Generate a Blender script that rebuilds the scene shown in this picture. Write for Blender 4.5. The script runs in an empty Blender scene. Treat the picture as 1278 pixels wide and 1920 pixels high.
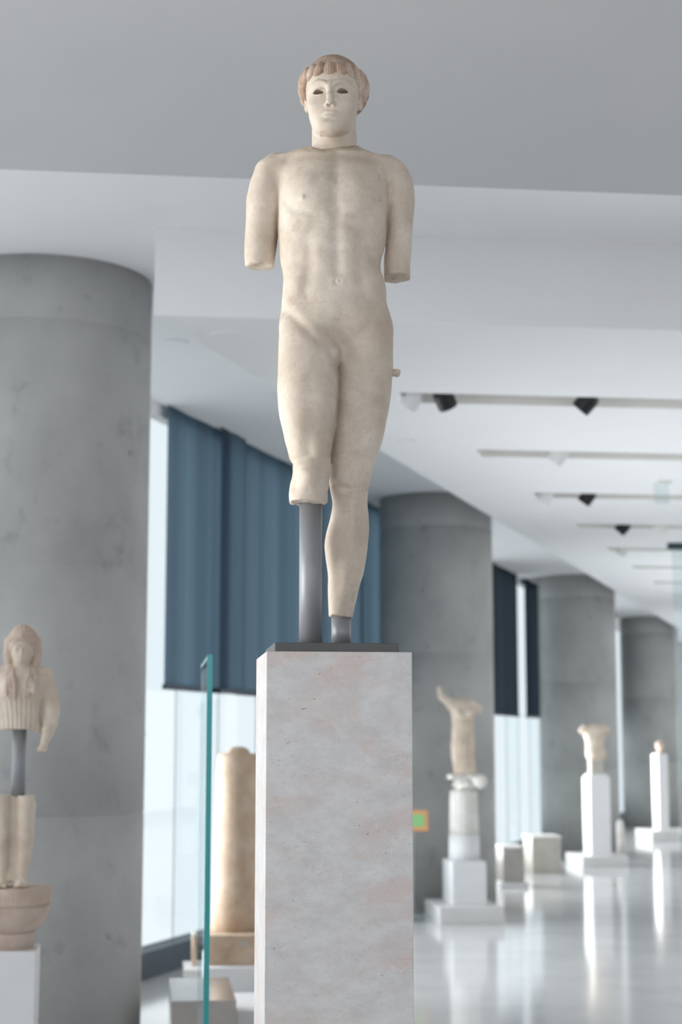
import bpy, bmesh, math
import numpy as np
from mathutils import Vector, Matrix

sc = bpy.context.scene
COL = sc.collection

# ------------------------------------------------------------------ camera, world, lights, exposure
FPX, EYE = 3100.0, 1.5
PITCH, YAW = math.radians(7.988), math.radians(6.542)
cam_d = bpy.data.cameras.new('camera')
cam_d.sensor_fit = 'VERTICAL'; cam_d.sensor_height = 36.0; cam_d.sensor_width = 36.0 * 1278 / 1920
cam_d.lens = FPX * 36.0 / 1920
cam_d.clip_start = 0.05; cam_d.clip_end = 200
cam_d.dof.use_dof = True; cam_d.dof.focus_distance = 3.32; cam_d.dof.aperture_fstop = 4.3
cam = bpy.data.objects.new('camera', cam_d); COL.objects.link(cam)
cam.location = (0, 0, EYE); cam.rotation_euler = (math.radians(90) + PITCH, 0, -YAW)
sc.camera = cam

wd = bpy.data.worlds.new('pale_sky'); sc.world = wd; wd.use_nodes = True
bg = wd.node_tree.nodes['Background']
bg.inputs[0].default_value = (0.965, 0.98, 1.0, 1); bg.inputs[1].default_value = 2.6

def area_light(name, loc, target, sx, sy, power, color, spread=math.pi):
    d = bpy.data.lights.new(name, 'AREA'); d.shape = 'RECTANGLE'; d.size = sx; d.size_y = sy
    d.energy = power; d.color = color; d.spread = spread
    o = bpy.data.objects.new(name, d); COL.objects.link(o); o.location = loc
    o.rotation_euler = (Vector(target) - Vector(loc)).to_track_quat('-Z', 'Y').to_euler()
    return o
# added soft key lamp inside the left facade, standing in for window daylight
area_light('added_key_lamp', (-2.65, 3.3, 1.7), (0.4, 3.4, 2.0), 2.4, 2.4, 13, (1.0, 0.985, 0.96), 1.2)

# added lamps inside the lower left facade, strengthening its daylight bay by bay
for bay_y in (11.9, 19.1, 26.3, 33.5):
    t_ = (bay_y - 11.06) / .914
    bx, by = -0.03 + .406 * t_ + .914 * .13, 11.06 + .914 * t_ - .406 * .13
    area_light('added_bay_lamp', (bx, by, 1.05), (bx + .914, by - .406, 1.05), 5.6, 1.6, 85, (0.94, 0.97, 1.0), 1.9)

vs = sc.view_settings
vs.view_transform = 'Standard'; vs.look = 'None'; vs.gamma = 1.0; vs.use_curve_mapping = False
vs.exposure = 0.88
sc.cycles.max_bounces = 10; sc.cycles.diffuse_bounces = 6; sc.cycles.transparent_max_bounces = 16

# ------------------------------------------------------------------ object helpers
def link_mesh(name, verts, faces, mat=None, parent=None, smooth=False):
    me = bpy.data.meshes.new(name)
    me.from_pydata([tuple(map(float, v)) for v in verts], [], [tuple(map(int, f)) for f in faces])
    me.update()
    return link_data(name, me, mat, parent, smooth)

def link_data(name, me, mat=None, parent=None, smooth=False):
    if mat and not me.materials: me.materials.append(mat)
    if smooth: me.polygons.foreach_set('use_smooth', [True] * len(me.polygons))
    o = bpy.data.objects.new(name, me); COL.objects.link(o)
    if parent: o.parent = parent
    return o

def thing(name, label, cat, loc=(0, 0, 0), rz=0.0, group=None):
    o = bpy.data.objects.new(name, None); COL.objects.link(o); o.empty_display_size = 0.05
    o.location = loc; o.rotation_euler = (0, 0, rz)
    return tag(o, label, cat, group)

def tag(o, label, cat, group=None):
    o['label'] = label; o['category'] = cat
    if group: o['group'] = group
    return o

def struct(o):
    o['kind'] = 'structure'; return o

def bm_obj(name, bm, mat, parent=None, smooth=False):
    me = bpy.data.meshes.new(name); bm.normal_update(); bm.to_mesh(me); bm.free()
    return link_data(name, me, mat, parent, smooth)

def box_bm(x0, x1, y0, y1, z0, z1, bev=0.0, seg=2):
    bm = bmesh.new()
    bmesh.ops.create_cube(bm, size=1.0, matrix=Matrix.Translation(((x0 + x1) / 2, (y0 + y1) / 2, (z0 + z1) / 2))
                          @ Matrix.Diagonal((x1 - x0, y1 - y0, z1 - z0, 1)))
    if bev: bmesh.ops.bevel(bm, geom=bm.edges[:], offset=bev, segments=seg, affect='EDGES', profile=0.6)
    return bm

def box(name, x0, x1, y0, y1, z0, z1, mat, parent=None, bev=0.0):
    return bm_obj(name, box_bm(x0, x1, y0, y1, z0, z1, bev), mat, parent)

def lathe(name, prof, mat, parent=None, seg=64, loc=(0, 0), flutes=0, fl_depth=0.0, wob=0.0, smooth=True):
    """prof: list of (r, z); closes both ends."""
    rng = np.random.RandomState(len(prof) * 7 + seg)
    V = []; Fc = []
    for r, z in prof:
        for k in range(seg):
            a = 2 * math.pi * k / seg
            rr = r
            if flutes: rr = r - fl_depth * abs(math.cos(flutes * a / 2)) ** 1.5
            if wob: rr += wob * (math.sin(3 * a + z * 9) + .6 * math.sin(5 * a - z * 17) + .4 * rng.randn())
            V.append((loc[0] + rr * math.cos(a), loc[1] + rr * math.sin(a), z))
    n = len(prof)
    for i in range(n - 1):
        for k in range(seg):
            k2 = (k + 1) % seg
            Fc.append((i * seg + k, i * seg + k2, (i + 1) * seg + k2, (i + 1) * seg + k))
    Fc.append(tuple(range(seg - 1, -1, -1))); Fc.append(tuple((n - 1) * seg + k for k in range(seg)))
    o = link_mesh(name, V, Fc, mat, parent)
    if smooth:
        for p in o.data.polygons: p.use_smooth = len(p.vertices) == 4
    return o

def prism(name, pts, z0, z1, mat, parent=None):
    n = len(pts)
    V = [(x, y, z0) for x, y in pts] + [(x, y, z1) for x, y in pts]
    Fc = [tuple(range(n - 1, -1, -1)), tuple(range(n, 2 * n))] + [(i, (i + 1) % n, n + (i + 1) % n, n + i) for i in range(n)]
    return link_mesh(name, V, Fc, mat, parent)

# ------------------------------------------------------------------ materials
def new_mat(name):
    m = bpy.data.materials.new(name); m.use_nodes = True
    nt = m.node_tree
    return m, nt, nt.nodes['Principled BSDF']

def node(nt, t, **kw):
    n = nt.nodes.new(t)
    for k, v in kw.items():
        if k.startswith('i_'): n.inputs[k[2:].replace('_', ' ')].default_value = v
        else: setattr(n, k, v)
    return n

def rgb(c): return (c[0], c[1], c[2], 1)

def stone(name, cols, scale=4.0, detail=6, rough=0.55, bump=0.15, bscale=60, spec=0.4, spots=None, stretch=(1, 1, 1),
          bdist=0.004, lo=0.3, hi=0.72):
    """layered procedural stone: a noise ramp through cols, optional dark pits, fine bump."""
    m, nt, b = new_mat(name)
    tc = node(nt, 'ShaderNodeTexCoord'); mp = node(nt, 'ShaderNodeMapping'); mp.inputs['Scale'].default_value = stretch
    nt.links.new(tc.outputs['Object'], mp.inputs['Vector'])
    n1 = node(nt, 'ShaderNodeTexNoise', i_Scale=scale, i_Detail=detail, i_Roughness=0.6)
    nt.links.new(mp.outputs[0], n1.inputs['Vector'])
    cr = node(nt, 'ShaderNodeValToRGB'); el = cr.color_ramp.elements
    while len(el) < len(cols): el.new(0.5)
    for i, c in enumerate(cols):
        el[i].position = lo + (hi - lo) * i / max(1, len(cols) - 1); el[i].color = rgb(c)
    nt.links.new(n1.outputs[0], cr.inputs[0])
    out = cr.outputs[0]
    if spots:
        col, sscale, lo, hi, amt = spots
        n2 = node(nt, 'ShaderNodeTexNoise', i_Scale=sscale, i_Detail=4.0, i_Roughness=0.7)
        nt.links.new(mp.outputs[0], n2.inputs['Vector'])
        mr = node(nt, 'ShaderNodeMapRange'); mr.inputs[1].default_value = lo; mr.inputs[2].default_value = hi
        mr.inputs[3].default_value = 0; mr.inputs[4].default_value = amt
        nt.links.new(n2.outputs[0], mr.inputs[0])
        mx = node(nt, 'ShaderNodeMix', data_type='RGBA'); mx.inputs[7].default_value = rgb(col)
        nt.links.new(mr.outputs[0], mx.inputs[0]); nt.links.new(out, mx.inputs[6]); out = mx.outputs[2]
    nt.links.new(out, b.inputs['Base Color'])
    b.inputs['Roughness'].default_value = rough; b.inputs['Specular IOR Level'].default_value = spec
    if bump:
        n3 = node(nt, 'ShaderNodeTexNoise', i_Scale=bscale, i_Detail=5.0, i_Roughness=0.65)
        nt.links.new(mp.outputs[0], n3.inputs['Vector'])
        bp = node(nt, 'ShaderNodeBump'); bp.inputs['Strength'].default_value = bump; bp.inputs['Distance'].default_value = bdist
        nt.links.new(n3.outputs[0], bp.inputs['Height']); nt.links.new(bp.outputs[0], b.inputs['Normal'])
    m['out'] = 1
    return m

def plain(name, col, rough=0.5, metal=0.0, spec=0.5):
    m, nt, b = new_mat(name)
    n1 = node(nt, 'ShaderNodeTexNoise', i_Scale=9.0, i_Detail=3.0)
    tc = node(nt, 'ShaderNodeTexCoord'); nt.links.new(tc.outputs['Object'], n1.inputs['Vector'])
    cr = node(nt, 'ShaderNodeValToRGB')
    cr.color_ramp.elements[0].color = rgb([c * 0.95 for c in col]); cr.color_ramp.elements[1].color = rgb([min(1, c * 1.04) for c in col])
    nt.links.new(n1.outputs[0], cr.inputs[0]); nt.links.new(cr.outputs[0], b.inputs['Base Color'])
    b.inputs['Roughness'].default_value = rough; b.inputs['Metallic'].default_value = metal
    b.inputs['Specular IOR Level'].default_value = spec
    return m

def glass_mat(name, tint, gloss=0.07):
    m, nt, b = new_mat(name); nt.nodes.remove(b)
    tr = node(nt, 'ShaderNodeBsdfTransparent'); tr.inputs[0].default_value = rgb(tint)
    gl = node(nt, 'ShaderNodeBsdfGlossy'); gl.inputs['Roughness'].default_value = 0.02
    mx = node(nt, 'ShaderNodeMixShader'); mx.inputs[0].default_value = gloss
    nt.links.new(tr.outputs[0], mx.inputs[1]); nt.links.new(gl.outputs[0], mx.inputs[2])
    nt.links.new(mx.outputs[0], nt.nodes['Material Output'].inputs[0])
    return m

def blind_mat(name, through, face):
    m, nt, b = new_mat(name); nt.nodes.remove(b)
    tc = node(nt, 'ShaderNodeTexCoord'); wv = node(nt, 'ShaderNodeTexNoise', i_Scale=160.0, i_Detail=2.0)
    nt.links.new(tc.outputs['Object'], wv.inputs['Vector'])
    mr = node(nt, 'ShaderNodeMapRange'); mr.inputs[3].default_value = 0.9; mr.inputs[4].default_value = 1.1
    nt.links.new(wv.outputs[0], mr.inputs[0])
    mp = node(nt, 'ShaderNodeMapping'); mp.inputs['Scale'].default_value = (0, 3.2, .02); nt.links.new(tc.outputs['Object'], mp.inputs[0])
    st_ = node(nt, 'ShaderNodeTexNoise', i_Scale=1.0, i_Detail=3.0); nt.links.new(mp.outputs[0], st_.inputs['Vector'])
    m2 = node(nt, 'ShaderNodeMapRange'); m2.inputs[1].default_value = .3; m2.inputs[2].default_value = .7; m2.inputs[3].default_value = .62; m2.inputs[4].default_value = 1.22
    nt.links.new(st_.outputs[0], m2.inputs[0])
    ml = node(nt, 'ShaderNodeMath', operation='MULTIPLY'); nt.links.new(m2.outputs[0], ml.inputs[0]); nt.links.new(mr.outputs[0], ml.inputs[1])
    hs = node(nt, 'ShaderNodeHueSaturation'); hs.inputs['Color'].default_value = rgb(through)
    nt.links.new(ml.outputs[0], hs.inputs['Value'])
    t = node(nt, 'ShaderNodeBsdfTranslucent'); nt.links.new(hs.outputs[0], t.inputs[0])
    d = node(nt, 'ShaderNodeBsdfDiffuse'); d.inputs[0].default_value = rgb(face)
    ad = node(nt, 'ShaderNodeAddShader')
    nt.links.new(t.outputs[0], ad.inputs[0]); nt.links.new(d.outputs[0], ad.inputs[1])
    nt.links.new(ad.outputs[0], nt.nodes['Material Output'].inputs[0])
    return m

M = {}
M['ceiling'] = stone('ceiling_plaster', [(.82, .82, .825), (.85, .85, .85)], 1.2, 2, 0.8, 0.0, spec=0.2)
M['shaded_ceiling'] = stone('ceiling_plaster_shaded', [(.53, .535, .54), (.56, .56, .565)], 1.2, 2, 0.8, 0.0, spec=0.2)  # ceiling plaster with the near panel's shade put into a darker grey
M['floor'] = stone('polished_floor', [(.50, .50, .505), (.56, .56, .56), (.60, .595, .59)], 1.6, 5, 0.1, 0.0, spec=0.5)
M['concrete'] = stone('cast_concrete', [(.315, .315, .306), (.40, .40, .388), (.47, .466, .452)], 1.3, 8, 0.6, 0.12, 30, 0.35,
                      ((.20, .205, .20), 7.0, .58, .75, .55), (1, 1, 0.8))
M['white_wall'] = stone('white_plaster', [(.70, .70, .70), (.74, .74, .74)], 1.0, 2, 0.8, 0.0)
M['frame'] = plain('dark_window_metal', (.035, .055, .075), 0.45, 0.3)
def statue_marble():
    m, nt, b = new_mat('weathered_parian_marble'); L = nt.links.new
    tc = node(nt, 'ShaderNodeTexCoord')
    def noise(sc, det, rg=.6, dist=0.0):
        n = node(nt, 'ShaderNodeTexNoise', i_Scale=sc, i_Detail=det, i_Roughness=rg, i_Distortion=dist); L(tc.outputs['Object'], n.inputs['Vector']); return n.outputs[0]
    def rng(src, lo, hi, a=0.0, b_=1.0):
        r = node(nt, 'ShaderNodeMapRange'); r.inputs[1].default_value = lo; r.inputs[2].default_value = hi; r.inputs[3].default_value = a; r.inputs[4].default_value = b_
        L(src, r.inputs[0]); return r.outputs[0]
    def mix(fac, c0, c1):
        x = node(nt, 'ShaderNodeMix', data_type='RGBA'); L(fac, x.inputs[0])
        if isinstance(c0, tuple): x.inputs[6].default_value = rgb(c0)
        else: L(c0, x.inputs[6])
        x.inputs[7].default_value = rgb(c1); return x.outputs[2]
    c = mix(rng(noise(6.5, 7, .62), .36, .66), (.54, .445, .35), (.745, .66, .56))
    c = mix(rng(noise(11, 6, .65, .4), .50, .70, 0, .65), c, (.46, .375, .295))       # grey brown patina
    c = mix(rng(noise(19, 5, .7, .5), .59, .74, 0, .60), c, (.47, .335, .225))       # ochre stains
    c = mix(rng(noise(120, 4, .7), .45, .75, 0, .28), c, (.42, .35, .285))           # fine grain
    c = mix(rng(noise(75, 3, .5), .71, .76, 0, .55), c, (.30, .235, .18))            # pits
    L(c, b.inputs['Base Color']); b.inputs['Roughness'].default_value = .55; b.inputs['Specular IOR Level'].default_value = .3
    bp = node(nt, 'ShaderNodeBump'); bp.inputs['Strength'].default_value = .25; bp.inputs['Distance'].default_value = .0018
    L(noise(190, 5, .65), bp.inputs['Height']); L(bp.outputs[0], b.inputs['Normal'])
    return m
M['statue'] = statue_marble()
M['hair'] = stone('stained_marble_hair', [(.27, .18, .125), (.45, .325, .245), (.66, .56, .465)], 24.0, 8, 0.6, 0.5, 190, 0.3, bdist=0.0018)
def pedestal_marble():
    m, nt, b = new_mat('veined_pedestal_marble'); L = nt.links.new
    tc = node(nt, 'ShaderNodeTexCoord'); mp = node(nt, 'ShaderNodeMapping'); mp.inputs['Rotation'].default_value = (0, .45, 0); mp.inputs['Scale'].default_value = (1, 1, 1.7)
    L(tc.outputs['Object'], mp.inputs[0])
    def noise(sc, det, rg=.6, dist=0.0):
        n = node(nt, 'ShaderNodeTexNoise', i_Scale=sc, i_Detail=det, i_Roughness=rg, i_Distortion=dist); L(mp.outputs[0], n.inputs['Vector']); return n.outputs[0]
    def rng(src, lo, hi, a=0.0, b_=1.0):
        r = node(nt, 'ShaderNodeMapRange'); r.inputs[1].default_value = lo; r.inputs[2].default_value = hi; r.inputs[3].default_value = a; r.inputs[4].default_value = b_
        L(src, r.inputs[0]); return r.outputs[0]
    def mix(fac, c0, c1):
        x = node(nt, 'ShaderNodeMix', data_type='RGBA')
        L(fac, x.inputs[0])
        if isinstance(c0, tuple): x.inputs[6].default_value = rgb(c0)
        else: L(c0, x.inputs[6])
        x.inputs[7].default_value = rgb(c1); return x.outputs[2]
    c = mix(rng(noise(14, 10, .7), .35, .68), (.55, .54, .535), (.69, .685, .68))
    c = mix(rng(noise(5.5, 6, .6, .6), .49, .66, 0, .95), c, (.60, .505, .465))          # pinkish clouds
    c = mix(rng(noise(60, 6, .75), .55, .72, 0, .65), c, (.45, .40, .36))                # grain
    def vein(src, w, amt):
        m1 = node(nt, 'ShaderNodeMath', operation='SUBTRACT'); L(src, m1.inputs[0]); m1.inputs[1].default_value = .5
        m2 = node(nt, 'ShaderNodeMath', operation='ABSOLUTE'); L(m1.outputs[0], m2.inputs[0])
        return rng(m2.outputs[0], 0, w, amt, 0)
    c = mix(vein(noise(4.2, 8, .62, .9), .006, .30), c, (.76, .74, .72))                # pale veins
    brk = rng(noise(11, 3), .52, .66)
    v2 = vein(noise(8.5, 9, .7, 1.4), .008, .8)
    mm = node(nt, 'ShaderNodeMath', operation='MULTIPLY'); L(v2, mm.inputs[0]); L(brk, mm.inputs[1])
    c = mix(mm.outputs[0], c, (.42, .31, .24))                                          # broken rust veins
    c = mix(rng(noise(95, 2, .5), .735, .77, 0, .85), c, (.20, .16, .13))                # dark pits
    L(c, b.inputs['Base Color']); b.inputs['Roughness'].default_value = .34; b.inputs['Specular IOR Level'].default_value = .4
    return m
M['ped'] = pedestal_marble()
M['white_ped'] = plain('white_stone_pedestal', (.74, .74, .745), 0.4)
M['pale_slab'] = plain('pale_stone_slab', (.66, .655, .645), 0.4)
M['steel'] = plain('grey_painted_steel', (.27, .275, .285), 0.4, 0.15)
M['steel_dark'] = plain('dark_grey_steel_plate', (.085, .085, .085), 0.45, 0.3)
M['old_marble'] = stone('old_marble', [(.50, .405, .315), (.63, .53, .43), (.71, .63, .535)], 9.0, 7, 0.6, 0.3, 90, 0.3)
M['white_marble'] = stone('chalky_marble', [(.60, .57, .52), (.70, .68, .64), (.76, .745, .72)], 9.0, 7, 0.6, 0.3, 90, 0.3)
M['rose_marble'] = stone('rosy_old_marble', [(.44, .33, .26), (.56, .44, .36), (.65, .55, .47)], 8.0, 7, 0.6, 0.3, 90, 0.3)
M['poros'] = stone('brown_poros_stone', [(.42, .30, .21), (.55, .42, .31), (.65, .53, .42)], 7.0, 8, 0.75, 0.4, 60, 0.2)
M['grey_stone'] = stone('grey_brown_stone', [(.30, .275, .25), (.38, .355, .33)], 6.0, 6, 0.16, 0.05, 60, 0.6)
M['beige_stone'] = stone('beige_block_stone', [(.42, .39, .34), (.53, .50, .45)], 6.0, 6, 0.6, 0.2, 60, 0.3)
M['glass'] = glass_mat('fritted_window_glass', (.445, .468, .476))
M['glass_b'] = glass_mat('fritted_window_glass_dense', (.432, .460, .470))
M['glass_near'] = glass_mat('lightly_fritted_glass', (.66, .67, .68))
M['glass_dense'] = glass_mat('densely_fritted_glass', (.42, .43, .44))
M['glass_back'] = glass_mat('tinted_end_glass', (.68, .68, .68*1.01))
M['glass_clear'] = glass_mat('tinted_right_glass', (.58, .585, .59))
M['clear'] = glass_mat('clear_sheet_glass', (.90, .945, .95), 0.08)
M['edge'] = plain('green_glass_edge', (.02, .30, .31), 0.15, 0.0, 0.6)
M['blind'] = blind_mat('blue_grey_screen_fabric', (.092, .136, .172), (.035, .046, .058))
M['blind_dark'] = blind_mat('charcoal_screen_fabric', (.02, .027, .035), (.024, .029, .034))
M['joint'] = glass_mat('clear_silicone_joint', (.66, .68, .69), .03)
M['black'] = plain('black_lamp_housing', (.006, .006, .007), 0.4)
M['lampwhite'] = plain('white_lamp_housing', (.8, .8, .8), 0.35)
M['trough'] = plain('trough_paint', (.80, .79, .76), 0.7)
M['orange'] = plain('orange_print', (.85, .38, .16), 0.5)
M['green'] = plain('green_print', (.30, .62, .26), 0.5)

# ------------------------------------------------------------------ the hall: columns stand on a line skewed to the exhibits
ROW = np.array([.411, .9116]); ROW /= np.hypot(*ROW)
WDIR = np.array([.406, .914]); WDIR /= np.hypot(*WDIR)
W0 = np.array([-0.03, 11.06])
def wall(t, off=0.0):                       # point on the facade line, off = metres into the room
    p = W0 + WDIR * t + np.array([WDIR[1], -WDIR[0]]) * off
    return float(p[0]), float(p[1])
WROT = -math.atan2(WDIR[0], WDIR[1])        # rotation that turns local +Y onto the facade direction
T0, T1 = -17.0, 42.0
ZB, ZC = 3.82, 3.41
YT = 6.0
def rx(Y): return 7.5 + .449 * (max(Y, YT) - YT)      # right side of the hall, parallel to the column row

a, b_ = wall(T0), wall(T1)
RGT = [(rx(a[1]), a[1]), (rx(YT), YT), (rx(b_[1]), b_[1])]
struct(prism('floor', [a] + RGT + [b_], -0.2, 0.0, M['floor']))
struct(prism('ceiling', [wall(T0, -.05)] + RGT + [wall(T1, -.05)], ZB, ZB + .2, M['ceiling']))
def wx(Y): return W0[0] + (Y - W0[1]) * WDIR[0] / WDIR[1]
# near dropped ceiling, ending across the hall in front of the recess
struct(prism('ceiling_near_panel', [(wx(a[1]) + .02, a[1]), (rx(0), a[1]), (rx(0), 5.43), (wx(5.43) + .02, 5.43)], ZC, ZB, M['shaded_ceiling']))
# far dropped ceiling with a skewed left edge and open slots for the light troughs
def cx(Y): return -0.007 + (Y - 7.30) * .4488
SLOTS = [8.93, 10.63, 12.42, 14.15, 15.83, 17.44, 19.12, 20.84, 22.5, 24.2, 25.9, 27.6]
SW = 0.13
FAR = 44.0
V = []; Fc = []
def quad(p):
    n = len(V); V.extend(p); Fc.append(tuple(range(n, n + len(p))))
ys = [7.29]
for s in SLOTS: ys += [s - SW, s + SW]
ys.append(FAR)
for i in range(len(ys) - 1):
    y0, y1 = ys[i], ys[i + 1]
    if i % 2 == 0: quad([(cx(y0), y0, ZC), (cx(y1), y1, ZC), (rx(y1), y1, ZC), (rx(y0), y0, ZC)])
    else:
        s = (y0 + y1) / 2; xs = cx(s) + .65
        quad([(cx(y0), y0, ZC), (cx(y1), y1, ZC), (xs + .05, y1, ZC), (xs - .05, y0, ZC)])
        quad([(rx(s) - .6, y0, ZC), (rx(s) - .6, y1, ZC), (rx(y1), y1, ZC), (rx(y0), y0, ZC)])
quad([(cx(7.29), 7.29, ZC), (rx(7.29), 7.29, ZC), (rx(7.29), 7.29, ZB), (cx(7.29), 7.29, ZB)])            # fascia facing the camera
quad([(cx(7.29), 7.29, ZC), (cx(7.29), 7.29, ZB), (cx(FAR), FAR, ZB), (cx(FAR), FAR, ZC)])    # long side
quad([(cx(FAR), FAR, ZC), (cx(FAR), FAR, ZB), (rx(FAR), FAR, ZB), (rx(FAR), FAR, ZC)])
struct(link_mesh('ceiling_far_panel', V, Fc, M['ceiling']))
struct(box('wall_far', b_[0] - .5, rx(b_[1]), b_[1], b_[1] + .2, 0, ZB, M['white_wall']))

# glazed facade along the left: floor rail, head rail, mullions and single panes
wl = struct(prism('wall_left', [wall(T0, .05), wall(T1, .05), wall(T1, -.12), wall(T0, -.12)], 0, .17, M['frame']))
prism('head_rail', [wall(T0, -.025), wall(T1, -.025), wall(T1, -.12), wall(T0, -.12)], ZB - .08, ZB, M['ceiling'], wl)
MUL = [T0 + .02]
t = -15.4
while t < T1: MUL.append(t); t += .80
pane_cache = None
for i, t in enumerate(MUL):
    prism('glass_joint', [wall(t - .003, -.034), wall(t + .003, -.034), wall(t + .003, -.043), wall(t - .003, -.043)], .17, ZB - .08, M['joint'], wl)
    if i + 1 < len(MUL):
        t2 = MUL[i + 1]
        prism('pane', [wall(t + .004, -.036), wall(t2 - .004, -.036), wall(t2 - .004, -.041), wall(t + .004, -.041)], .17, ZB - .08, M['glass_dense' if t2 < -9 else 'glass_near' if t2 < -3.4 else ('glass', 'glass_b')[i % 2]], wl)

wb = struct(box('wall_back', a[0], rx(0), a[1] - .2, a[1] - .01, 0, .17, M['frame']))
for i in range(9):
    x0 = a[0] + (rx(0) - a[0]) * i / 9; x1 = a[0] + (rx(0) - a[0]) * (i + 1) / 9
    box('pane', x0 + .03, x1 - .03, a[1] - .1, a[1] - .08, .17, ZB, M['glass_back'], wb)
    box('mullion', x0 - .03, x0 + .03, a[1] - .15, a[1] - .03, .17, ZB, M['frame'], wb)
# right side, outside the picture: plaster near the viewer, clear glazing farther on
struct(box('wall_right_near', rx(0), rx(0) + .2, a[1], YT, 0, ZB, M['white_wall']))
def rwall(Y0, Y1, o0, o1): return [(rx(Y0) + o0, Y0), (rx(Y1) + o0, Y1), (rx(Y1) + o1, Y1), (rx(Y0) + o1, Y0)]
wr = struct(prism('wall_right', rwall(YT, b_[1], .15, 0), 0, .17, M['frame']))
n = 20
for i in range(n):
    y0 = YT + (b_[1] - YT) * i / n; y1 = YT + (b_[1] - YT) * (i + 1) / n
    prism('pane', rwall(y0 + .03, y1 - .03, .08, .06), .17, ZB, M['glass_clear'], wr)
    prism('mullion', rwall(y0 - .03, y0 + .03, .12, .02), .17, ZB, M['frame'], wr)

# concrete columns
CR = 0.535
def column(k, label):
    p = np.array([2.69, 15.5]) + (k - 2) * 7.9 * ROW
    o = thing('concrete_column', label, 'column', (p[0], p[1], 0), 0.7 * k, 'round concrete columns of the hall')
    prof = [(CR, 0.0)]
    for z in (1.17, 2.34, 3.51):
        prof += [(CR, z - .006), (CR - .004, z - .002), (CR - .004, z + .002), (CR, z + .006)]
    prof.append((CR, ZB))
    lathe('shaft', prof, M['concrete'], o, 96)
    for q in range(3):                       # small formwork tie plugs left in the cast face
        for z in (0.62, 1.55, 2.9):
            an = q * 2.1 + z
            bm = bmesh.new()
            bmesh.ops.create_cone(bm, cap_ends=True, segments=12, radius1=.016, radius2=.013, depth=.012,
                                  matrix=Matrix.Rotation(an, 4, 'Z') @ Matrix.Translation((CR + .001, 0, z)) @ Matrix.Rotation(math.pi / 2, 4, 'Y'))
            bm_obj('tie_plug', bm, M['grey_stone'], o)
    return o
for k, lb in enumerate(['thick concrete column at the left edge behind the veiled half figure',
                        'concrete column just right of the tall marble pedestal',
                        'concrete column behind the headless torso on its tall white pedestal',
                        'distant concrete column behind the small head on a slim pedestal',
                        'farthest concrete column, mostly hidden at the right edge']):
    column(k + 1, lb)

# screen blinds hung inside the glazing (t measured along the facade from the rail corner by the first column)
def blind(t0, t1, zb, mat, label, off, waves=2):
    o = thing('window_blind', label, 'blind', (*wall((t0 + t1) / 2, off), 0), WROT, 'screen blinds on the glazed facade')
    L = (t1 - t0) / 2; n = 24
    V = []; Fc = []
    for i in range(n + 1):
        y = -L + 2 * L * i / n
        x = .005 * math.sin(i / n * math.pi * 2 * waves)
        for z in (zb, ZB - .002):
            V.append((x, y, z))
    for i in range(n): Fc.append((2 * i, 2 * i + 2, 2 * i + 3, 2 * i + 1))
    f = link_mesh('fabric', V, Fc, mat, o, True)
    box('bottom_bar', -.014, .014, -L, L, zb - .035, zb, M['frame'], o, .004)
def tY(Y): return (Y - W0[1]) / WDIR[1]
BL = [(11.27, 12.26, .03, 'blind', 'blue grey blind beside the thick left column'),
      (12.06, 12.53, .085, 'blind', 'narrow blue grey blind between dark overlapping seams'),
      (12.52, 14.24, .03, 'blind', 'wide blue grey blind behind the steel posts of the main statue'),
      (14.02, 15.40, .085, 'blind', 'blue grey blind seen right of the statue shin'),
      (15.34, 16.80, .03, 'blind', 'blue grey blind half hidden by the second concrete column'),
      (20.6, 22.33, .03, 'blind_dark', 'charcoal blind right of the second concrete column'),
      (22.80, 24.4, .03, 'blind_dark', 'charcoal blind left of the third concrete column'),
      (28.2, 30.0, .03, 'blind_dark', 'charcoal blind just left of the fourth concrete column')]
for y0, y1, of, m, lb in BL:
    blind(tY(y0), tY(y1), 1.90, M[m], lb, of)

# ------------------------------------------------------------------ ceiling fittings
for i, s in enumerate(SLOTS):
    xs = cx(s) + .65
    pos = ['nearest', 'second nearest', 'third nearest', 'fourth', 'fifth', 'sixth', 'seventh', 'eighth', 'ninth', 'tenth', 'eleventh', 'farthest'][i]
    o = thing('light_trough', 'long recessed ceiling light trough, %s of the row' % pos, 'light trough', (xs, s, ZC), 0, 'recessed ceiling troughs')
    L = rx(s) - .6 - xs; h = .16
    Vv = [(-.05, -SW, 0), (.05, SW, 0), (L, SW, 0), (L, -SW, 0), (-.05, -SW, h), (.05, SW, h), (L, SW, h), (L, -SW, h)]
    link_mesh('housing', Vv, [(0, 1, 5, 4), (1, 2, 6, 5), (2, 3, 7, 6), (3, 0, 4, 7), (4, 5, 6, 7)], M['trough'], o)
    box('track', .1, L - .1, -.018, .018, h - .035, h - .001, M['lampwhite'], o)

def spotlight(x, Y, mat, tilt, label):
    o = thing('spotlight', label, 'spotlight', (x, Y, ZC - .005), 0, 'spotlights in the ceiling troughs')
    bm = bmesh.new()
    prof = [(.0, -.06), (.052, -.06), (.056, -.05), (.056, .03), (.045, .055), (.0, .06)]
    seg = 20
    rings = [[bm.verts.new((r * math.cos(2 * math.pi * k / seg), r * math.sin(2 * math.pi * k / seg), z)) for k in range(seg)] for r, z in prof[1:-1]]
    for r0, r1 in zip(rings, rings[1:]):
        for k in range(seg): bm.faces.new((r0[k], r0[(k + 1) % seg], r1[(k + 1) % seg], r1[k]))
    bm.faces.new(rings[0][::-1]); bm.faces.new(rings[-1])
    bmesh.ops.rotate(bm, verts=bm.verts[:], cent=(0, 0, 0), matrix=Matrix.Rotation(tilt, 3, 'Y') @ Matrix.Rotation(.35, 3, 'X'))
    bm_obj('lamp_head', bm, mat, o)
    box('stem', -.008, .008, -.008, .008, .03, .15, mat, o)
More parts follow.
